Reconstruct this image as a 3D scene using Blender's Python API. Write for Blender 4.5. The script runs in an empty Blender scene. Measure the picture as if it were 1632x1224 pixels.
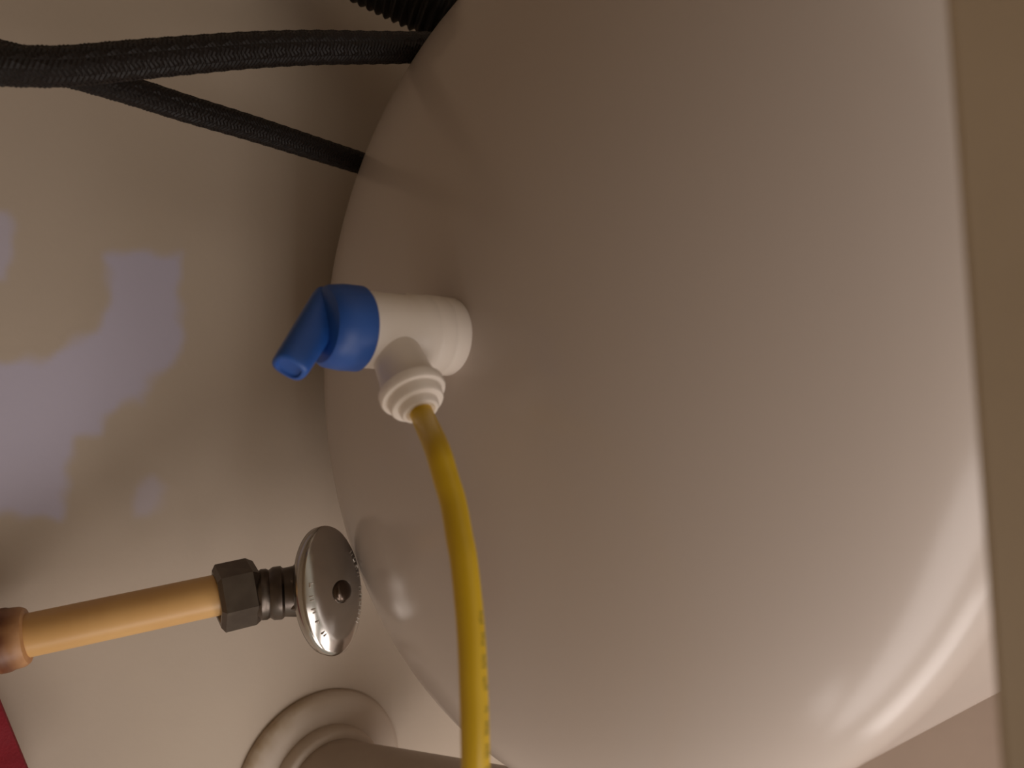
import bpy, bmesh, math, random
import numpy as np
from mathutils import Vector, Matrix
random.seed(3)
C = bpy.context.scene
COL = C.collection

# ------------------------------------------------------------------ frames
F = 1314.0; CX, CY = 816.0, 612.0           # focal length in pixels of the 1632x1224 photograph
AZ, EL = 0.6976, 0.0363                     # how the tank axis lies against the view
AX = Vector((math.cos(EL)*math.cos(AZ), math.sin(EL), math.cos(EL)*math.sin(AZ)))   # downwards, in lens axes (x right, y down, z away)
NW = Vector((math.sin(AZ), 0, -math.cos(AZ)))                                       # out of the wall towards the room
ZW = -AX
YW = (-NW - ZW*(-NW).dot(ZW)).normalized()
XW = YW.cross(ZW).normalized()
PD = 251.57
POLE = Vector(((716-CX)/F*PD, (537-CY)/F*PD, PD))
R_T, H_D, Q_D = 149.18, 52.69, 2.11
TALL = 352.0                                # height of the tank's crown over the floor, mm
ORG = POLE + AX*TALL

def cam_dir(v):                             # direction in lens axes -> world
    return Vector((v.dot(XW), v.dot(YW), v.dot(ZW)))
def W(v):                                   # point in lens axes (mm) -> world (m)
    return cam_dir(v-ORG)*0.001
def ray(px, py): return Vector(((px-CX)/F, (py-CY)/F, 1.0))
def at(px, py, d): return W(ray(px, py)*d)
WALL_C = NW.dot(POLE) - R_T - 14.0
WALL_Y = W(NW*WALL_C).y
def on_wall(px, py, lift=0.0):
    r = ray(px, py)
    return W(r*((WALL_C+lift)/NW.dot(r)))
N3 = Vector((0, -1, 0)); D3 = Vector((0, 0, -1))

# ------------------------------------------------------------------ camera, world, lights
cam = bpy.data.cameras.new('camera'); camo = bpy.data.objects.new('camera', cam); COL.objects.link(camo)
cam.sensor_width = 36; cam.sensor_fit = 'HORIZONTAL'; cam.lens = 36*F/1632; cam.clip_start = 0.005
cx_, cy_, cz_ = cam_dir(Vector((1, 0, 0))), cam_dir(Vector((0, -1, 0))), cam_dir(Vector((0, 0, -1)))
m = Matrix((cx_, cy_, cz_)).transposed().to_4x4(); m.translation = W(Vector((0, 0, 0)))
camo.matrix_world = m
C.camera = camo
cam.dof.use_dof = True; cam.dof.focus_distance = 0.315; cam.dof.aperture_fstop = 13.0

wd = bpy.data.worlds.new('world'); C.world = wd; wd.use_nodes = True
bg = wd.node_tree.nodes['Background']; bg.inputs[0].default_value = (1.0, 0.885, 0.72, 1); bg.inputs[1].default_value = 0.40

def area(name, loc, target, size, power, col):
    l = bpy.data.lights.new(name, 'AREA'); l.shape = 'RECTANGLE'; l.size, l.size_y = size
    l.energy = power; l.color = col
    o = bpy.data.objects.new(name, l); COL.objects.link(o); o.location = loc
    o.rotation_euler = (Vector(target)-Vector(loc)).to_track_quat('-Z', 'Y').to_euler()
    return o
area('room_light', (-0.78, -0.80, 0.52), (0, 0.0, 0.33), (1.1, 0.5), 8.0, (1.0, 0.91, 0.875))
area('low_fill_light', (-0.60, -0.45, 0.05), (0, 0.1, 0.2), (0.4, 0.2), 1.2, (1.0, 0.91, 0.875))  # added fill, low down, to brighten the lower wall

C.view_settings.view_transform = 'Standard'; C.view_settings.look = 'None'
C.view_settings.gamma = 1; C.view_settings.use_curve_mapping = False
C.view_settings.exposure = 0.0

# ------------------------------------------------------------------ materials
def mat(name, col, rough=0.5, metal=0.0, spec=0.5, noise=None, bump=None, coat=0.0):
    """noise=(scale, second colour, amount)   bump=(scale, strength)"""
    m = bpy.data.materials.new(name); m.use_nodes = True
    nt = m.node_tree; b = nt.nodes['Principled BSDF']
    b.inputs['Base Color'].default_value = (*col, 1); b.inputs['Roughness'].default_value = rough
    b.inputs['Metallic'].default_value = metal; b.inputs['Specular IOR Level'].default_value = spec
    b.inputs['Coat Weight'].default_value = coat
    tc = nt.nodes.new('ShaderNodeTexCoord')
    if noise:
        n = nt.nodes.new('ShaderNodeTexNoise'); n.inputs['Scale'].default_value = noise[0]; n.inputs['Detail'].default_value = 3
        nt.links.new(tc.outputs['Object'], n.inputs['Vector'])
        r = nt.nodes.new('ShaderNodeMapRange'); r.inputs[1].default_value = 0.35; r.inputs[2].default_value = 0.7
        r.inputs[4].default_value = noise[2]; nt.links.new(n.outputs['Fac'], r.inputs[0])
        x = nt.nodes.new('ShaderNodeMix'); x.data_type = 'RGBA'
        x.inputs[6].default_value = (*col, 1); x.inputs[7].default_value = (*noise[1], 1)
        nt.links.new(r.outputs[0], x.inputs[0]); nt.links.new(x.outputs[2], b.inputs['Base Color'])
    if bump:
        n2 = nt.nodes.new('ShaderNodeTexNoise'); n2.inputs['Scale'].default_value = bump[0]; n2.inputs['Detail'].default_value = 4
        nt.links.new(tc.outputs['Object'], n2.inputs['Vector'])
        bu = nt.nodes.new('ShaderNodeBump'); bu.inputs['Strength'].default_value = bump[1]; bu.inputs['Distance'].default_value = 0.001
        nt.links.new(n2.outputs['Fac'], bu.inputs['Height']); nt.links.new(bu.outputs[0], b.inputs['Normal'])
    return m
def mask_colour(m, attr, col):                     # a second colour, stains included, whose shape is stored on the mesh
    nt = m.node_tree; b = nt.nodes['Principled BSDF']
    a = nt.nodes.new('ShaderNodeAttribute'); a.attribute_name = attr
    x = nt.nodes.new('ShaderNodeMix'); x.data_type = 'RGBA'; x.inputs[7].default_value = (*col, 1)
    inp = b.inputs['Base Color']
    if inp.is_linked: nt.links.new(inp.links[0].from_socket, x.inputs[6])
    else: x.inputs[6].default_value = inp.default_value
    nt.links.new(a.outputs['Fac'], x.inputs[0]); nt.links.new(x.outputs[2], inp)
    return m

M_WALL = mask_colour(mat('wall_paint', (0.50, 0.42, 0.335), 0.55, spec=0.3, noise=(14, (0.46, 0.385, 0.31), 0.8), bump=(300, 0.08)), 'patch', (0.50, 0.47, 0.575))
M_FLOOR = mat('floor_melamine', (0.44, 0.345, 0.285), 0.45, noise=(25, (0.40, 0.31, 0.255), 0.7), bump=(200, 0.05))
M_RAIL = mat('rail_wood', (0.62, 0.53, 0.41), 0.55, noise=(40, (0.56, 0.475, 0.36), 0.8))
M_TANK = mat('tank_enamel', (0.54, 0.47, 0.425), 0.21, spec=0.3, noise=(9, (0.55, 0.475, 0.42), 0.6), bump=(60, 0.008))
M_DARKP = mat('black_plastic', (0.03, 0.03, 0.03), 0.5)
M_WHITE = mat('white_plastic', (0.84, 0.76, 0.68), 0.38, noise=(60, (0.81, 0.73, 0.65), 0.6))
M_BLUE = mat('blue_plastic', (0.015, 0.085, 0.36), 0.42, noise=(90, (0.012, 0.07, 0.30), 0.7))
M_YEL = mat('yellow_tubing', (0.68, 0.44, 0.012), 0.4, noise=(80, (0.64, 0.41, 0.012), 0.6))
M_INK = mat('grey_green_ink', (0.34, 0.25, 0.03), 0.6)
M_BLACK = mat('hose_core', (0.006, 0.0045, 0.004), 0.6)
M_BRAID = mat('hose_braid', (0.0125, 0.009, 0.008), 0.5, spec=0.3)
M_RIB = mat('ribbed_hose', (0.010, 0.008, 0.007), 0.5, spec=0.3)
M_CPVC = mat('tan_plastic_pipe', (0.72, 0.44, 0.17), 0.38, noise=(35, (0.64, 0.36, 0.13), 0.8))
M_CPL = mask_colour(mat('stained_coupling', (0.60, 0.33, 0.15), 0.42, noise=(130, (0.40, 0.18, 0.07), 1.0)), 'patch', (0.16, 0.055, 0.02))
M_CHROME = mat('chrome', (0.50, 0.475, 0.445), 0.17, metal=1.0, noise=(120, (0.43, 0.405, 0.375), 0.6))
M_LETTER = mat('worn_raised_metal', (0.72, 0.68, 0.62), 0.5, metal=1.0)
M_DULL = mat('dull_grey_metal', (0.16, 0.135, 0.115), 0.36, metal=1.0, noise=(90, (0.10, 0.08, 0.07), 0.8), bump=(250, 0.1))
M_SCREW = mat('dark_screw', (0.10, 0.075, 0.06), 0.25, metal=1.0)
M_ESC = mask_colour(mat('aged_white_flange', (0.53, 0.45, 0.37), 0.42, noise=(45, (0.49, 0.41, 0.33), 0.7)), 'patch', (0.30, 0.20, 0.09))
M_DRAIN = mat('drain_plastic', (0.42, 0.345, 0.28), 0.42, noise=(60, (0.37, 0.30, 0.24), 0.7))
M_RED = mat('red_cloth', (0.26, 0.005, 0.018), 0.75, noise=(200, (0.21, 0.004, 0.015), 0.8), bump=(900, 0.2))

# ------------------------------------------------------------------ builders
def link(name, me, m, parent=None, smooth=True, flat_angle=None):
    o = bpy.data.objects.new(name, me); COL.objects.link(o)
    if m: me.materials.append(m)
    if smooth:
        me.polygons.foreach_set('use_smooth', [True]*len(me.polygons))
        if flat_angle: me.set_sharp_from_angle(angle=math.radians(flat_angle))
    if parent:
        o.parent = parent
        o.matrix_parent_inverse = parent.matrix_world.inverted()
    return o
def from_bm(bm, name):
    bmesh.ops.recalc_face_normals(bm, faces=bm.faces)
    me = bpy.data.meshes.new(name); bm.to_mesh(me); bm.free(); return me
def thing(name, loc, label, cat, group=None):
    o = bpy.data.objects.new(name, None); COL.objects.link(o); o.empty_display_size = 0.01
    o.location = loc; o.matrix_world = Matrix.Translation(loc)
    tag(o, label, cat, group); return o
def tag(o, label=None, cat=None, group=None, kind=None):
    for k, v in (('label', label), ('category', cat), ('group', group), ('kind', kind)):
        if v: o[k] = v
    return o
def basis(d, up=None):
    d = Vector(d).normalized()
    u = Vector(up) if up else (Vector((1, 0, 0)) if abs(d.x) < 0.8 else Vector((0, 1, 0)))
    u = (u-d*u.dot(d)).normalized(); return d, u, d.cross(u)
def lathe(name, org, d, prof, m, parent=None, seg=64, up=None, flat_angle=35, ell=(1, 1), phase=0.0):
    """prof: (distance along d, radius), in mm; closed at both ends"""
    d, u, v = basis(d, up); bm = bmesh.new(); rings = []
    for t, r in prof:
        rings.append([bm.verts.new(org+d*(t*.001)+(u*math.cos(2*math.pi*k/seg+phase)*ell[0]+v*math.sin(2*math.pi*k/seg+phase)*ell[1])*(r*.001)) for k in range(seg)])
    for a, b in zip(rings, rings[1:]):
        for k in range(seg): bm.faces.new((a[k], a[(k+1) % seg], b[(k+1) % seg], b[k]))
    bm.faces.new(rings[0]); bm.faces.new(rings[-1])
    return link(name, from_bm(bm, name), m, parent, True, flat_angle)
def spline(pts, n):
    """Catmull-Rom through 3-D points"""
    P = [Vector(p) for p in pts]; P = [P[0]*2-P[1]]+P+[P[-1]*2-P[-2]]; out = []
    for i in range(1, len(P)-2):
        p0, p1, p2, p3 = P[i-1:i+3]
        for k in range(n):
            t = k/n
            out.append(0.5*((2*p1)+(p2-p0)*t+(2*p0-5*p1+4*p2-p3)*t*t+(3*p1-p0-3*p2+p3)*t**3))
    out.append(P[-2]); return out
def resample(path, step):
    L = [0.0]
    for a, b in zip(path, path[1:]): L.append(L[-1]+(b-a).length)
    n = max(2, int(L[-1]/step)); out = []; j = 0
    for i in range(n+1):
        s = L[-1]*i/n
        while j < len(path)-2 and L[j+1] < s: j += 1
        out.append(path[j].lerp(path[j+1], (s-L[j])/max(1e-9, L[j+1]-L[j])))
    return out, L[-1]
def frames(path):
    out = []; u = None
    for i, p in enumerate(path):
        t = (path[min(i+1, len(path)-1)]-path[max(i-1, 0)]).normalized()
        if u is None: _, u, _ = basis(t)
        u = (u-t*u.dot(t)).normalized(); out.append((p, t, u, t.cross(u)))
    return out
def sweep(bm, path, rad, seg=24, cap=True):
    fr = frames(path); rings = []
    for i, (p, t, u, v) in enumerate(fr):
        r = rad(i) if callable(rad) else rad
        rings.append([bm.verts.new(p+(u*math.cos(2*math.pi*k/seg)+v*math.sin(2*math.pi*k/seg))*r) for k in range(seg)])
    for a, b in zip(rings, rings[1:]):
        for k in range(seg): bm.faces.new((a[k], a[(k+1) % seg], b[(k+1) % seg], b[k]))
    if cap: bm.faces.new(rings[0]); bm.faces.new(rings[-1])
def tube(name, path, rad, m, parent=None, seg=24):
    bm = bmesh.new(); sweep(bm, path, rad, seg); return link(name, from_bm(bm, name), m, parent, True, 40)
def box(bm, c, x, y, z):
    """c centre, x/y/z half-extent vectors"""
    vs = [bm.verts.new(c+x*i+y*j+z*k) for i in (-1, 1) for j in (-1, 1) for k in (-1, 1)]
    for f in ((0, 1, 3, 2), (4, 6, 7, 5), (0, 4, 5, 1), (2, 3, 7, 6), (0, 2, 6, 4), (1, 5, 7, 3)): bm.faces.new([vs[i] for i in f])

# ------------------------------------------------------------------ the cabinet
def slab(name, x0, x1, y0, y1, z0, z1, m):
    bm = bmesh.new()
    box(bm, Vector(((x0+x1)/2, (y0+y1)/2, (z0+z1)/2)), Vector(((x1-x0)/2, 0, 0)), Vector((0, (y1-y0)/2, 0)), Vector((0, 0, (z1-z0)/2)))
    o = link(name, from_bm(bm, name), m, None, False); o['kind'] = 'structure'; return o
wall = slab('wall_back', -0.60, 0.60, WALL_Y, WALL_Y+0.012, 0.0, 0.75, M_WALL)
tag(wall, 'tan painted back panel of the sink cabinet behind the pipes')
side = slab('wall_right', 0.36, 0.376, -0.32, WALL_Y, 0.0, 0.75, M_WALL)
tag(side, 'tan painted side panel of the sink cabinet beyond the hoses')
top_ = slab('ceiling', -0.60, 0.376, -0.32, WALL_Y+0.012, 0.75, 0.77, M_RAIL)
tag(top_, 'wooden underside of the counter over the pipes')
apron = slab('shade_apron', -0.60, 0.376, -0.345, -0.325, 0.44, 0.75, M_RAIL)  # added out of view to keep room_light off the upper wall
tag(apron, 'unseen wooden apron added above the opening to shade the upper wall')
floor = slab('floor', -0.60, 0.60, -0.32, WALL_Y+0.012, -0.018, 0.0, M_FLOOR)
tag(floor, 'pinkish brown cabinet floor under the white tank')

# lavender-grey blotches on the back panel
def inside(x, y, poly):
    c = False; j = len(poly)-1
    for i in range(len(poly)):
        xi, yi = poly[i]; xj, yj = poly[j]
        if (yi > y) != (yj > y) and x < (xj-xi)*(y-yi)/(yj-yi)+xi: c = not c
        j = i
    return c
def seg_d(x, y, poly):
    best = 1e9
    for i in range(len(poly)):
        (ax, ay), (bx, by) = poly[i-1], poly[i]; dx, dy = bx-ax, by-ay
        t = max(0, min(1, ((x-ax)*dx+(y-ay)*dy)/(dx*dx+dy*dy+1e-9)))
        best = min(best, math.hypot(x-ax-t*dx, y-ay-t*dy))
    return best
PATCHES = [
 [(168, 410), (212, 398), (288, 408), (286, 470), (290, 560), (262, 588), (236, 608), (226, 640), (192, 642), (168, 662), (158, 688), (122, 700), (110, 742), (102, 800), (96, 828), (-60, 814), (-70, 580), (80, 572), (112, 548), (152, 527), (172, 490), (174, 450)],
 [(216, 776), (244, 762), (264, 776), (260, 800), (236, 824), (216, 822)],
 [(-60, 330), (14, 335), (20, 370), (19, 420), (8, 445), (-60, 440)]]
for q, (poly, name) in enumerate(zip(PATCHES, ('lavender_patch', 'lavender_patch', 'lavender_patch'))):
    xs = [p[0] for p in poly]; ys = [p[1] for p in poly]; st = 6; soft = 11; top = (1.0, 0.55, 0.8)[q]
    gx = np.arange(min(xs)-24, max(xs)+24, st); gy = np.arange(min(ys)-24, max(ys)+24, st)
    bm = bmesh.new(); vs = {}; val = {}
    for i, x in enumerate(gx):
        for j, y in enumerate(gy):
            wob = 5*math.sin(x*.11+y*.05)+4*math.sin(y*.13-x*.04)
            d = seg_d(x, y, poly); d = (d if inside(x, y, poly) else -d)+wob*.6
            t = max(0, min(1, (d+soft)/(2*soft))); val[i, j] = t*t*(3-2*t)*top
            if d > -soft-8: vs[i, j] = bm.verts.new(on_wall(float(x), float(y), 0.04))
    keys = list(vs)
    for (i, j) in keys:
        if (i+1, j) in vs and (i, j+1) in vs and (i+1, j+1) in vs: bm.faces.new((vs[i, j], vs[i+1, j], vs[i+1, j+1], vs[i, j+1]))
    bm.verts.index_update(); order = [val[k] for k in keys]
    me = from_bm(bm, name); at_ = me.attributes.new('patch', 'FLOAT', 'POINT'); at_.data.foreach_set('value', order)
    o = link('lavender_patch', me, M_WALL, wall, False)
    tag(o, ('large lavender-grey blotch', 'small faint lavender-grey spot', 'lavender-grey blotch at the left edge')[q])

# near rail of the cabinet opening, its upper face dark
e0, e1 = at(1488, -200, 90), at(1605, 1424, 94)
ed = (e1-e0).normalized(); depth_v = (N3-ed*N3.dot(ed)).normalized(); down_v = ed.cross(depth_v).normalized()
if down_v.z > 0: down_v = -down_v
bm = bmesh.new(); Lh = (e1-e0).length/2+0.16
Lh += 0.20; rc = (e0+e1)/2
box(bm, rc+depth_v*0.007+down_v*0.003, ed*Lh, depth_v*0.007, down_v*0.003)
bmesh.ops.bevel(bm, geom=bm.edges[:], offset=0.001, segments=3, affect='EDGES')
rail = link('trim_1', from_bm(bm, 'trim_1'), M_RAIL, None, True, 40)
tag(rail, 'dark out-of-focus front rail of the cabinet along the right', kind='structure')

# ------------------------------------------------------------------ pressure tank
tank = thing('pressure_tank', Vector((0, 0, 0)), 'large glossy off-white domed water pressure tank standing on the cabinet floor', 'tank')
prof = [(0.0, 1.0)]
for i in range(1, 61):
    k = i/60; k = 1-(1-k)**1.6
    prof.append((H_D*(1-(1-k**Q_D)**(1/Q_D)), R_T*k))
prof[0] = (0.0, 0.6)
cyl = 245
for t in (1.5, 3): prof.append((H_D+t, R_T+0.0))
prof += [(H_D+6, R_T-0.3), (H_D+cyl/2, R_T-0.3), (H_D+cyl, R_T-0.3)]
for i in range(1, 13):
    k = math.cos(i/12*math.pi/2*0.86); prof.append((H_D+cyl+H_D*math.sin(i/12*math.pi/2*0.86), (R_T-0.3)*k))
lathe('tank_body', Vector((0, 0, TALL*.001)), D3, prof, M_TANK, tank, 192, flat_angle=60)
lathe('base_ring', Vector((0, 0, 0)), -D3, [(0, 112), (0, 122), (6, 124), (30, 118), (48, 112), (48, 104), (6, 108)], M_DARKP, tank, 96)
lathe('seam_bead', Vector((0, 0, TALL*.001)), D3, [(H_D+cyl-2, R_T-1), (H_D+cyl-1, R_T+.6), (H_D+cyl+1, R_T+.6), (H_D+cyl+2, R_T-1)], M_TANK, tank, 128)

# ------------------------------------------------------------------ shut-off valve on the tank's crown
PW = Vector((0, 0, TALL*.001)); UP = Vector((0, 0, 1)); YI = cam_dir(Vector((0, 1, 0))); YI = (YI-UP*YI.dot(UP)).normalized()
valve = thing('ball_valve', PW, 'white plastic ball valve with blue lever on the crown of the tank', 'valve')
lathe('valve_body', PW, UP, [(-.6, 9), (-.6, 11.2), (.6, 11.9), (4.5, 11.9), (5.0, 11.7), (5.5, 11.9), (10, 11.9), (10.5, 11.65), (11, 11.75), (15.5, 11.6), (16.3, 11.1), (33, 10.9), (33, 8)], M_WHITE, valve, 64, flat_angle=50)
phi = math.radians(40); PDIR = (YI*math.cos(phi)+N3*math.sin(phi)).normalized()
PO = PW+UP*.0222
lathe('outlet_neck', PO, PDIR, [(0, 6.6), (12, 7.2), (16.5, 7.6), (20.5, 8.2), (21.5, 8.6)], M_WHITE, valve, 48)
lathe('outlet_ring', PO, PDIR, [(21, 8.4), (21.4, 9.3), (23.4, 9.4), (24.2, 9.0), (24.4, 7.9), (25.0, 7.7), (26.8, 7.6), (27.4, 7.2), (27.5, 6.2)], M_WHITE, valve, 48, flat_angle=50)
lathe('collet', PO, PDIR, [(27, 5.6), (28.8, 5.5), (29.6, 5.0), (29.8, 4.2), (29.0, 3.3)], M_WHITE, valve, 40)
handle = lathe('handle', PW, UP, [(31.3, 9), (31.3, 11.6), (31.9, 12.1), (37, 12.0), (41, 11.4), (42.6, 10.2), (43.0, 8)], M_BLUE, valve, 56)
tag(handle, 'bright blue turning cap')
th = math.radians(27); LD = (YI*math.cos(th)+N3*math.sin(th)).normalized(); LS = UP.cross(LD).normalized()
bm = bmesh.new(); NS = 28
LA, LB = Vector((-8.8, 39.6)), Vector((14.0, 54.6)); lv = (LB-LA).normalized(); lp = Vector((-lv.y, lv.x)); ll = (LB-LA).length
def lsec(t, sc, drop=0.0):
    hi, wi = (5.4-.7*t)*sc, (4.7-.6*t)*sc; out = []
    for k in range(NS):
        a = 2*math.pi*k/NS; c_, s_ = math.cos(a), math.sin(a)
        q = (abs(c_)**3+abs(s_)**3)**(-1/3)
        p2 = LA+lv*(ll*t-drop)+lp*(hi*c_*q-(1.6*(1-t)))
        out.append(bm.verts.new(PW+LD*(p2.x*.001)+UP*(p2.y*.001)+LS*(wi*s_*q*.001)))
    return out
rs = [lsec(-.05, .7), lsec(0, 1)]+[lsec(i_/8, 1) for i_ in range(1, 8)]+[lsec(.96, .99), lsec(.985, .94), lsec(1.0, .82), lsec(1.0, .70), lsec(1.0, .62, .7), lsec(1.0, .3, .9)]
for a, b in zip(rs, rs[1:]):
    for k in range(NS): bm.faces.new((a[k], a[(k+1) % NS], b[(k+1) % NS], b[k]))
bm.faces.new(rs[0]); bm.faces.new(rs[-1])
link('lever', from_bm(bm, 'lever'), M_BLUE, handle, True, 50)

# yellow tube pushed into the valve's outlet
tp0 = PO+PDIR*.0250
pts = [tp0, tp0+PDIR*.007]
pts += [at(697, 716, 203), at(710, 760, 198), at(722, 800, 195), at(733, 860, 190), at(740, 900, 187.5), at(750, 1000, 183), at(755, 1100, 180), at(758, 1224, 178), at(757, 1400, 180), at(752, 1600, 186), at(790, 1850, 215), at(930, 2050, 270), at(1150, 2150, 350)]
tpath, _ = resample(spline(pts, 16), .0015)
ytube = tube('water_tube', tpath, .00317, M_YEL, None, 32)
tag(ytube, 'yellow plastic water tube running down from the white valve', 'tube')
# printing along the tube's right flank: small illegible characters
bm = bmesh.new(); fr = frames(tpath); i0 = int(.070/.0015); view = W(Vector((0, 0, 0)))
right = cam_dir(Vector((1, 0, 0)))
k = i0; g = 0
while k < min(len(fr)-30, i0+110):
    p, t, u, v = fr[k]
    o_ = (view-p).normalized(); s_ = (right-t*right.dot(t)).normalized(); f_ = (o_-t*o_.dot(t)-s_*o_.dot(s_)).normalized()
    a = math.radians(33); nrm = (s_*math.cos(a)+f_*math.sin(a)).normalized(); w_ = t.cross(nrm).normalized()
    if g % 9 != 8:
        h = .0007 if g % 3 else .0005
        for q in range(2):
            box(bm, p+nrm*.00317+t*(q-.5)*.0008+w_*random.uniform(-.0002, .0002), t*.00016, w_*h, nrm*.00003)
        box(bm, p+nrm*.00317+w_*random.choice((-.0005, 0, .0005)), t*.0005, w_*.00016, nrm*.00003)
    g += 1; k += 1 if g % 2 else 2
pr = link('printing', from_bm(bm, 'printing'), M_INK, ytube, False); pr['kind'] = 'stuff'; pr['label'] = 'row of small faded dark printing'

# ------------------------------------------------------------------ hoses
def braided(name, pts, rad, label, cat, strands=14, pitch=.021):
    path, L = resample(spline(pts, 14), .0012)
    o = tube(name, path, rad*.93, M_BLACK, None, 28); tag(o, label, cat)
    fr = frames(path); bm = bmesh.new(); step = L/(len(path)-1)
    for sgn in (-1, 1):
        for s in range(strands):
            prev = None
            for i, (p, t, u, v) in enumerate(fr):
                ph = sgn*2*math.pi*(i*step/pitch)+2*math.pi*s/strands
                lift = rad*(.965+.04*math.cos(strands*ph*.5+(math.pi if sgn > 0 else 0)+i*step/pitch*math.pi*strands*0))
                rd = u*math.cos(ph)+v*math.sin(ph); td = -u*math.sin(ph)+v*math.cos(ph)
                along = (t*(pitch)+td*(sgn*2*math.pi*rad)).normalized(); wd_ = along.cross(rd).normalized()
                hw = rad*.155
                row = [bm.verts.new(p+rd*(lift-rad*.05)-wd_*hw), bm.verts.new(p+rd*(lift+rad*.02)), bm.verts.new(p+rd*(lift-rad*.05)+wd_*hw)]
                if prev:
                    for a in range(2): bm.faces.new((prev[a], prev[a+1], row[a+1], row[a]))
                prev = row
    b = link('braid', from_bm(bm, 'braid'), M_BRAID, o, True, 30); b['kind'] = 'stuff'
    return o
braided('braided_hose', [at(-90, 100, 232), at(0, 104, 238), at(100, 106, 246), at(200, 97, 256), at(300, 88, 268), at(400, 80, 282), at(500, 76, 298), at(600, 76, 316), at(680, 76, 331), at(760, 78, 347), at(840, 84, 362)], .0060,
        'thick black braided hose running level across the top left', 'hose')
braided('braided_hose', [at(-90, 62, 252), at(0, 88, 263), at(100, 113, 272), at(200, 142, 283), at(300, 174, 298), at(400, 204, 320), at(500, 236, 347), at(575, 260, 372), at(640, 281, 394), at(700, 305, 402)], .0050,
        'thinner black braided hose slanting down behind the level one', 'hose')
# ribbed hose at the top
rp, _ = resample(spline([at(480, -100, 372), at(570, -52, 372), at(650, -12, 374), at(720, 22, 378), at(800, 58, 384), at(870, 90, 390)], 14), .0006)
ribbed = tube('ribbed_hose', rp, lambda i: .0138+.0009*math.cos(2*math.pi*i*.0006/.0040), M_RIB, None, 32)
tag(ribbed, 'thick black ribbed hose crossing the top edge behind the tank', 'hose')

# ------------------------------------------------------------------ tan supply pipe with its stop valve
pa, pb = at(-140, 1052, 287), at(366, 944, 320)
pd = (pb-pa).normalized()
pipe = thing('supply_pipe', pa, 'tan plastic water supply pipe along the lower left wall', 'pipe')
lathe('pipe_length', pa, pd, [(-44, 7.9), (0, 7.9), ((pb-pa).length*1000, 7.9)], M_CPVC, pipe, 40)
cp = at(30, 1016, 298); s0 = (cp-pa).dot(pd)*1000
cpl = lathe('coupling', pa, pd, [(s0-40, 9.5), (s0-40, 11.0), (s0-9, 11.0), (s0-7, 11.0), (s0-6, 11.4), (s0-4.5, 11.5), (s0-3, 11.4), (s0-2, 11.0), (s0-.5, 10.9), (s0+1.4, 10.7), (s0+2.8, 9.9), (s0+3.4, 8.6)], M_CPL, pipe, 40)
vals = [max(0, 1-abs((v.co-pa).dot(pd)*1000-(s0-3.5))/6.5)*1.2*(.85+.15*math.sin(v.co.x*700+v.co.y*500)) for v in cpl.data.vertices]
a_ = cpl.data.attributes.new('patch', 'FLOAT', 'POINT'); a_.data.foreach_set('value', vals)
tag(cpl, 'brown stained glued coupling')

stop = thing('stop_valve', pb, 'metal stop valve with oval chrome handle on the tan supply pipe', 'valve')
n0 = at(345, 955, 317.0); n1 = at(414, 939, 325.0); nd = (n1-n0).normalized()
# hex nut with a bored, chamfered mouth
lathe('compression_nut', n0, nd, [(6.0, 8.2), (1.2, 8.2), (0.0, 9.2), (0.0, 11.0), (1.4, 13.1), (13.0, 13.1), (15.6, 11.4), (16.2, 9)], M_DULL, stop, 6, up=cam_dir(Vector((0, 1, -.35))), flat_angle=20)
HN = cam_dir(Vector((.83, -.13, -.55)).normalized())
hc = at(539, 941, 317)                                   # centre of the handle's face
bc = hc-HN*.0185
bl = (bc-n0).length*1000; bd = (bc-n0).normalized()
lathe('valve_body', n0, bd, [(14, 8.0), (16.5, 9.8), (18.5, 9.8), (19.5, 9.2), (21, 10.2), (24, 10.3), (25, 9.4), (bl, 10.4), (bl+3, 9.6)], M_DULL, stop, 40)
lathe('packing_nut', bc, HN, [(-6, 9), (-4, 11), (3, 11.2), (6, 10), (6.5, 6), (10, 5), (14, 5)], M_DULL, stop, 6, flat_angle=20)
# oval handle, domed face with a raised rim
hu = cam_dir(Vector((.02, 1, .03))); hd, hu, hv = basis(HN, hu)
A_, B_ = 25.0, 15.8
oprof = [(-10, .20), (-9.8, .75), (-9.2, .90), (-7.6, .985), (-4.6, 1.0), (-3.4, .985), (-2.7, .955), (-2.3, .92), (-1.2, .82), (-.1, .68), (.8, .5), (1.5, .3), (1.8, .15), (1.85, .05)]
hb = lathe('handle', hc, hd, [(t, r*10) for t, r in oprof], M_CHROME, stop, 72, up=hu, flat_angle=60, ell=(A_/10, B_/10))
tag(hb, 'oval chrome turning handle')
scr = lathe('screw', hc+hu*.0004+hd*.0008, hd, [(.3, 4.4), (1.5, 4.3), (2.5, 3.7), (3.2, 2.4), (3.5, 1.0), (3.55, .3)], M_SCREW, hb, 28)
tag(scr, 'dark round screw')
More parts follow.
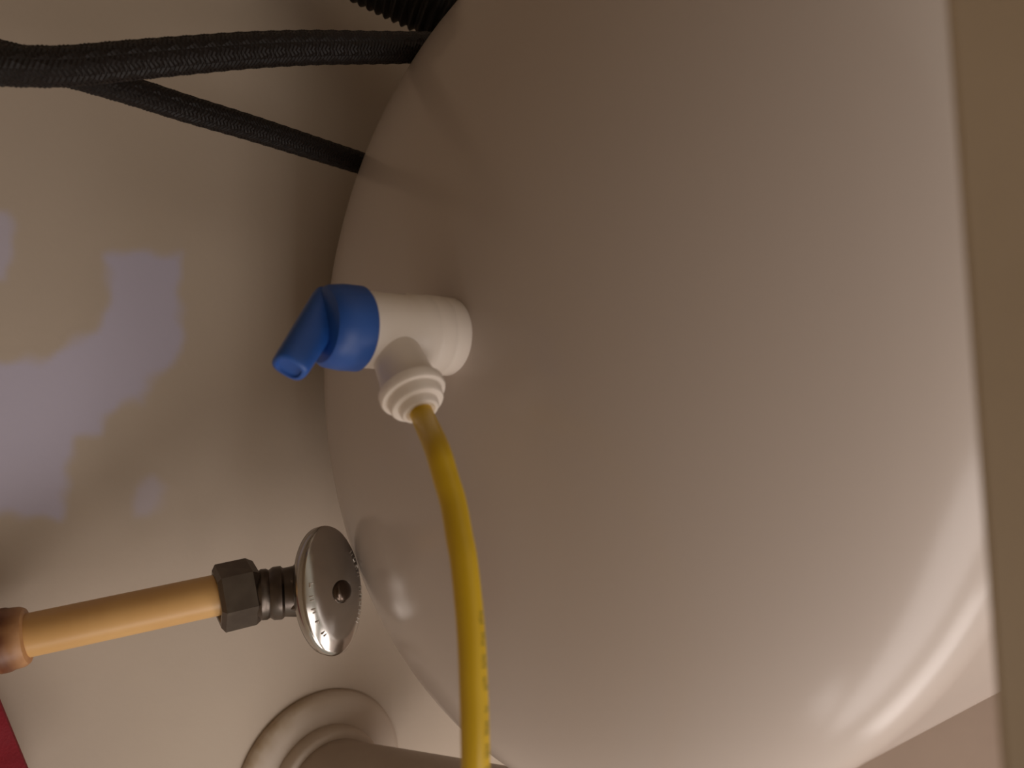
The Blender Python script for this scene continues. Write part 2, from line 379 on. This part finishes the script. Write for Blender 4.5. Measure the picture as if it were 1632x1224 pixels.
# worn raised lettering along both flanks, too worn to read
bm = bmesh.new(); rr = random.Random(8)
for side, a0, a1, cnt in ((1, -.62, .70, 10), (-1, -.25, .72, 5)):
    for k in range(cnt):
        w = a0+(a1-a0)*k/(cnt-1)
        if side == 1 and k == 4: continue
        ang = math.acos(max(-1, min(1, w)))
        q = .78
        c0 = hc+hu*(A_*q*w*.001)+hv*(side*B_*q*math.sqrt(max(0, 1-w*w))*.001)-hd*.0010
        tx = (hu*(A_*math.sqrt(max(0.001, 1-w*w)))-hv*(side*B_*w)).normalized(); ty = hd.cross(tx)
        box(bm, c0-tx*.0007, tx*.00022, ty*.0011, hd*.00035)
        box(bm, c0+ty*rr.choice((-.0008, 0, .0008)), tx*.0008, ty*.00022, hd*.00035)
        if rr.random() < .6: box(bm, c0+tx*.0007, tx*.00022, ty*.0009, hd*.00035)
bmesh.ops.bevel(bm, geom=bm.edges[:], offset=.00008, segments=1, affect='EDGES')
ltr = link('lettering', from_bm(bm, 'lettering'), M_LETTER, hb, False); ltr['kind'] = 'stuff'; ltr['label'] = 'worn raised lettering'

# ------------------------------------------------------------------ wall flange and drain pipe
fc = on_wall(511, 1243)
flange = thing('wall_flange', fc, 'round yellowed white flange on the back panel around the drain', 'flange')
disc = lathe('flange_disc', fc, N3, [(0, 43.2), (1.5, 43.4), (3.2, 42.4), (4.6, 39.5), (5.6, 34), (6.0, 30), (6.0, 25)], M_ESC, flange, 96, flat_angle=50)
vv = disc.data.vertices; vals = []
upd = cam_dir(Vector((-.8, -.6, 0)))
for v in vv:
    r = (v.co-fc); r = r-N3*r.dot(N3); l = r.length*1000
    e = max(0, 1-abs(l-41.5)/4.5)*max(0, r.normalized().dot(upd)-.25)*1.5
    vals.append(min(1, e*(.75+.25*math.sin(v.co.x*900))))
a_ = disc.data.attributes.new('patch', 'FLOAT', 'POINT'); a_.data.foreach_set('value', vals)
lathe('flange_collar', fc, N3, [(4, 28.5), (9, 28.3), (12.5, 27.6), (13.4, 26.4), (13.4, 24)], M_ESC, flange, 72, flat_angle=50)
dd = (N3+D3*.64).normalized()
dp = [fc-N3*.004, fc+N3*.010, fc+N3*.016+D3*.0003, fc+N3*.021+D3*.0018]
dp += [dp[-1]+dd*.006+N3*.0006, dp[-1]+dd*.02, dp[-1]+dd*.06, dp[-1]+dd*.10]
dp += [dp[-1]+dd*.03]
dpath, _ = resample(spline(dp, 10), .002)
drain = tube('drain_pipe', dpath, .0238, M_DRAIN, None, 56)
lathe('end_cap', dpath[-1], dd, [(-14, 24), (-14, 27.5), (-12, 28.2), (4, 28.2), (6, 26.5), (6.5, 20), (7, 10)], M_DRAIN, drain, 48)
tag(drain, 'greyish plastic drain pipe coming out of the round flange', 'pipe')

# ------------------------------------------------------------------ red cloth hanging at the lower left
c0, c1 = at(-9, 1100, 300), at(96, 1356, 300)           # its hem
hem = (c1-c0); updir = cam_dir(Vector((-1, .1, -.35)).normalized())
bm = bmesh.new(); G = []; NX, NY = 40, 20
thick = hem.cross(updir).normalized()
for s in (0, 1):
    G.append([[bm.verts.new(c0+hem*(i/NX)+updir*(.14*j/NY)+thick*(s*.0022+.0016*math.sin(i*.55)*(j/NY)**.5)) for j in range(NY+1)] for i in range(NX+1)])
for s in (0, 1):
    for i in range(NX):
        for j in range(NY): bm.faces.new((G[s][i][j], G[s][i+1][j], G[s][i+1][j+1], G[s][i][j+1]))
for i in range(NX):
    for j in (0, NY): bm.faces.new((G[0][i][j], G[0][i+1][j], G[1][i+1][j], G[1][i][j]))
for j in range(NY):
    for i in (0, NX): bm.faces.new((G[0][i][j], G[0][i][j+1], G[1][i][j+1], G[1][i][j]))
red = link('cloth', from_bm(bm, 'cloth'), M_RED, None, True, 60)
tag(red, 'dark red cloth whose hem shows in the lower left corner', 'cloth')
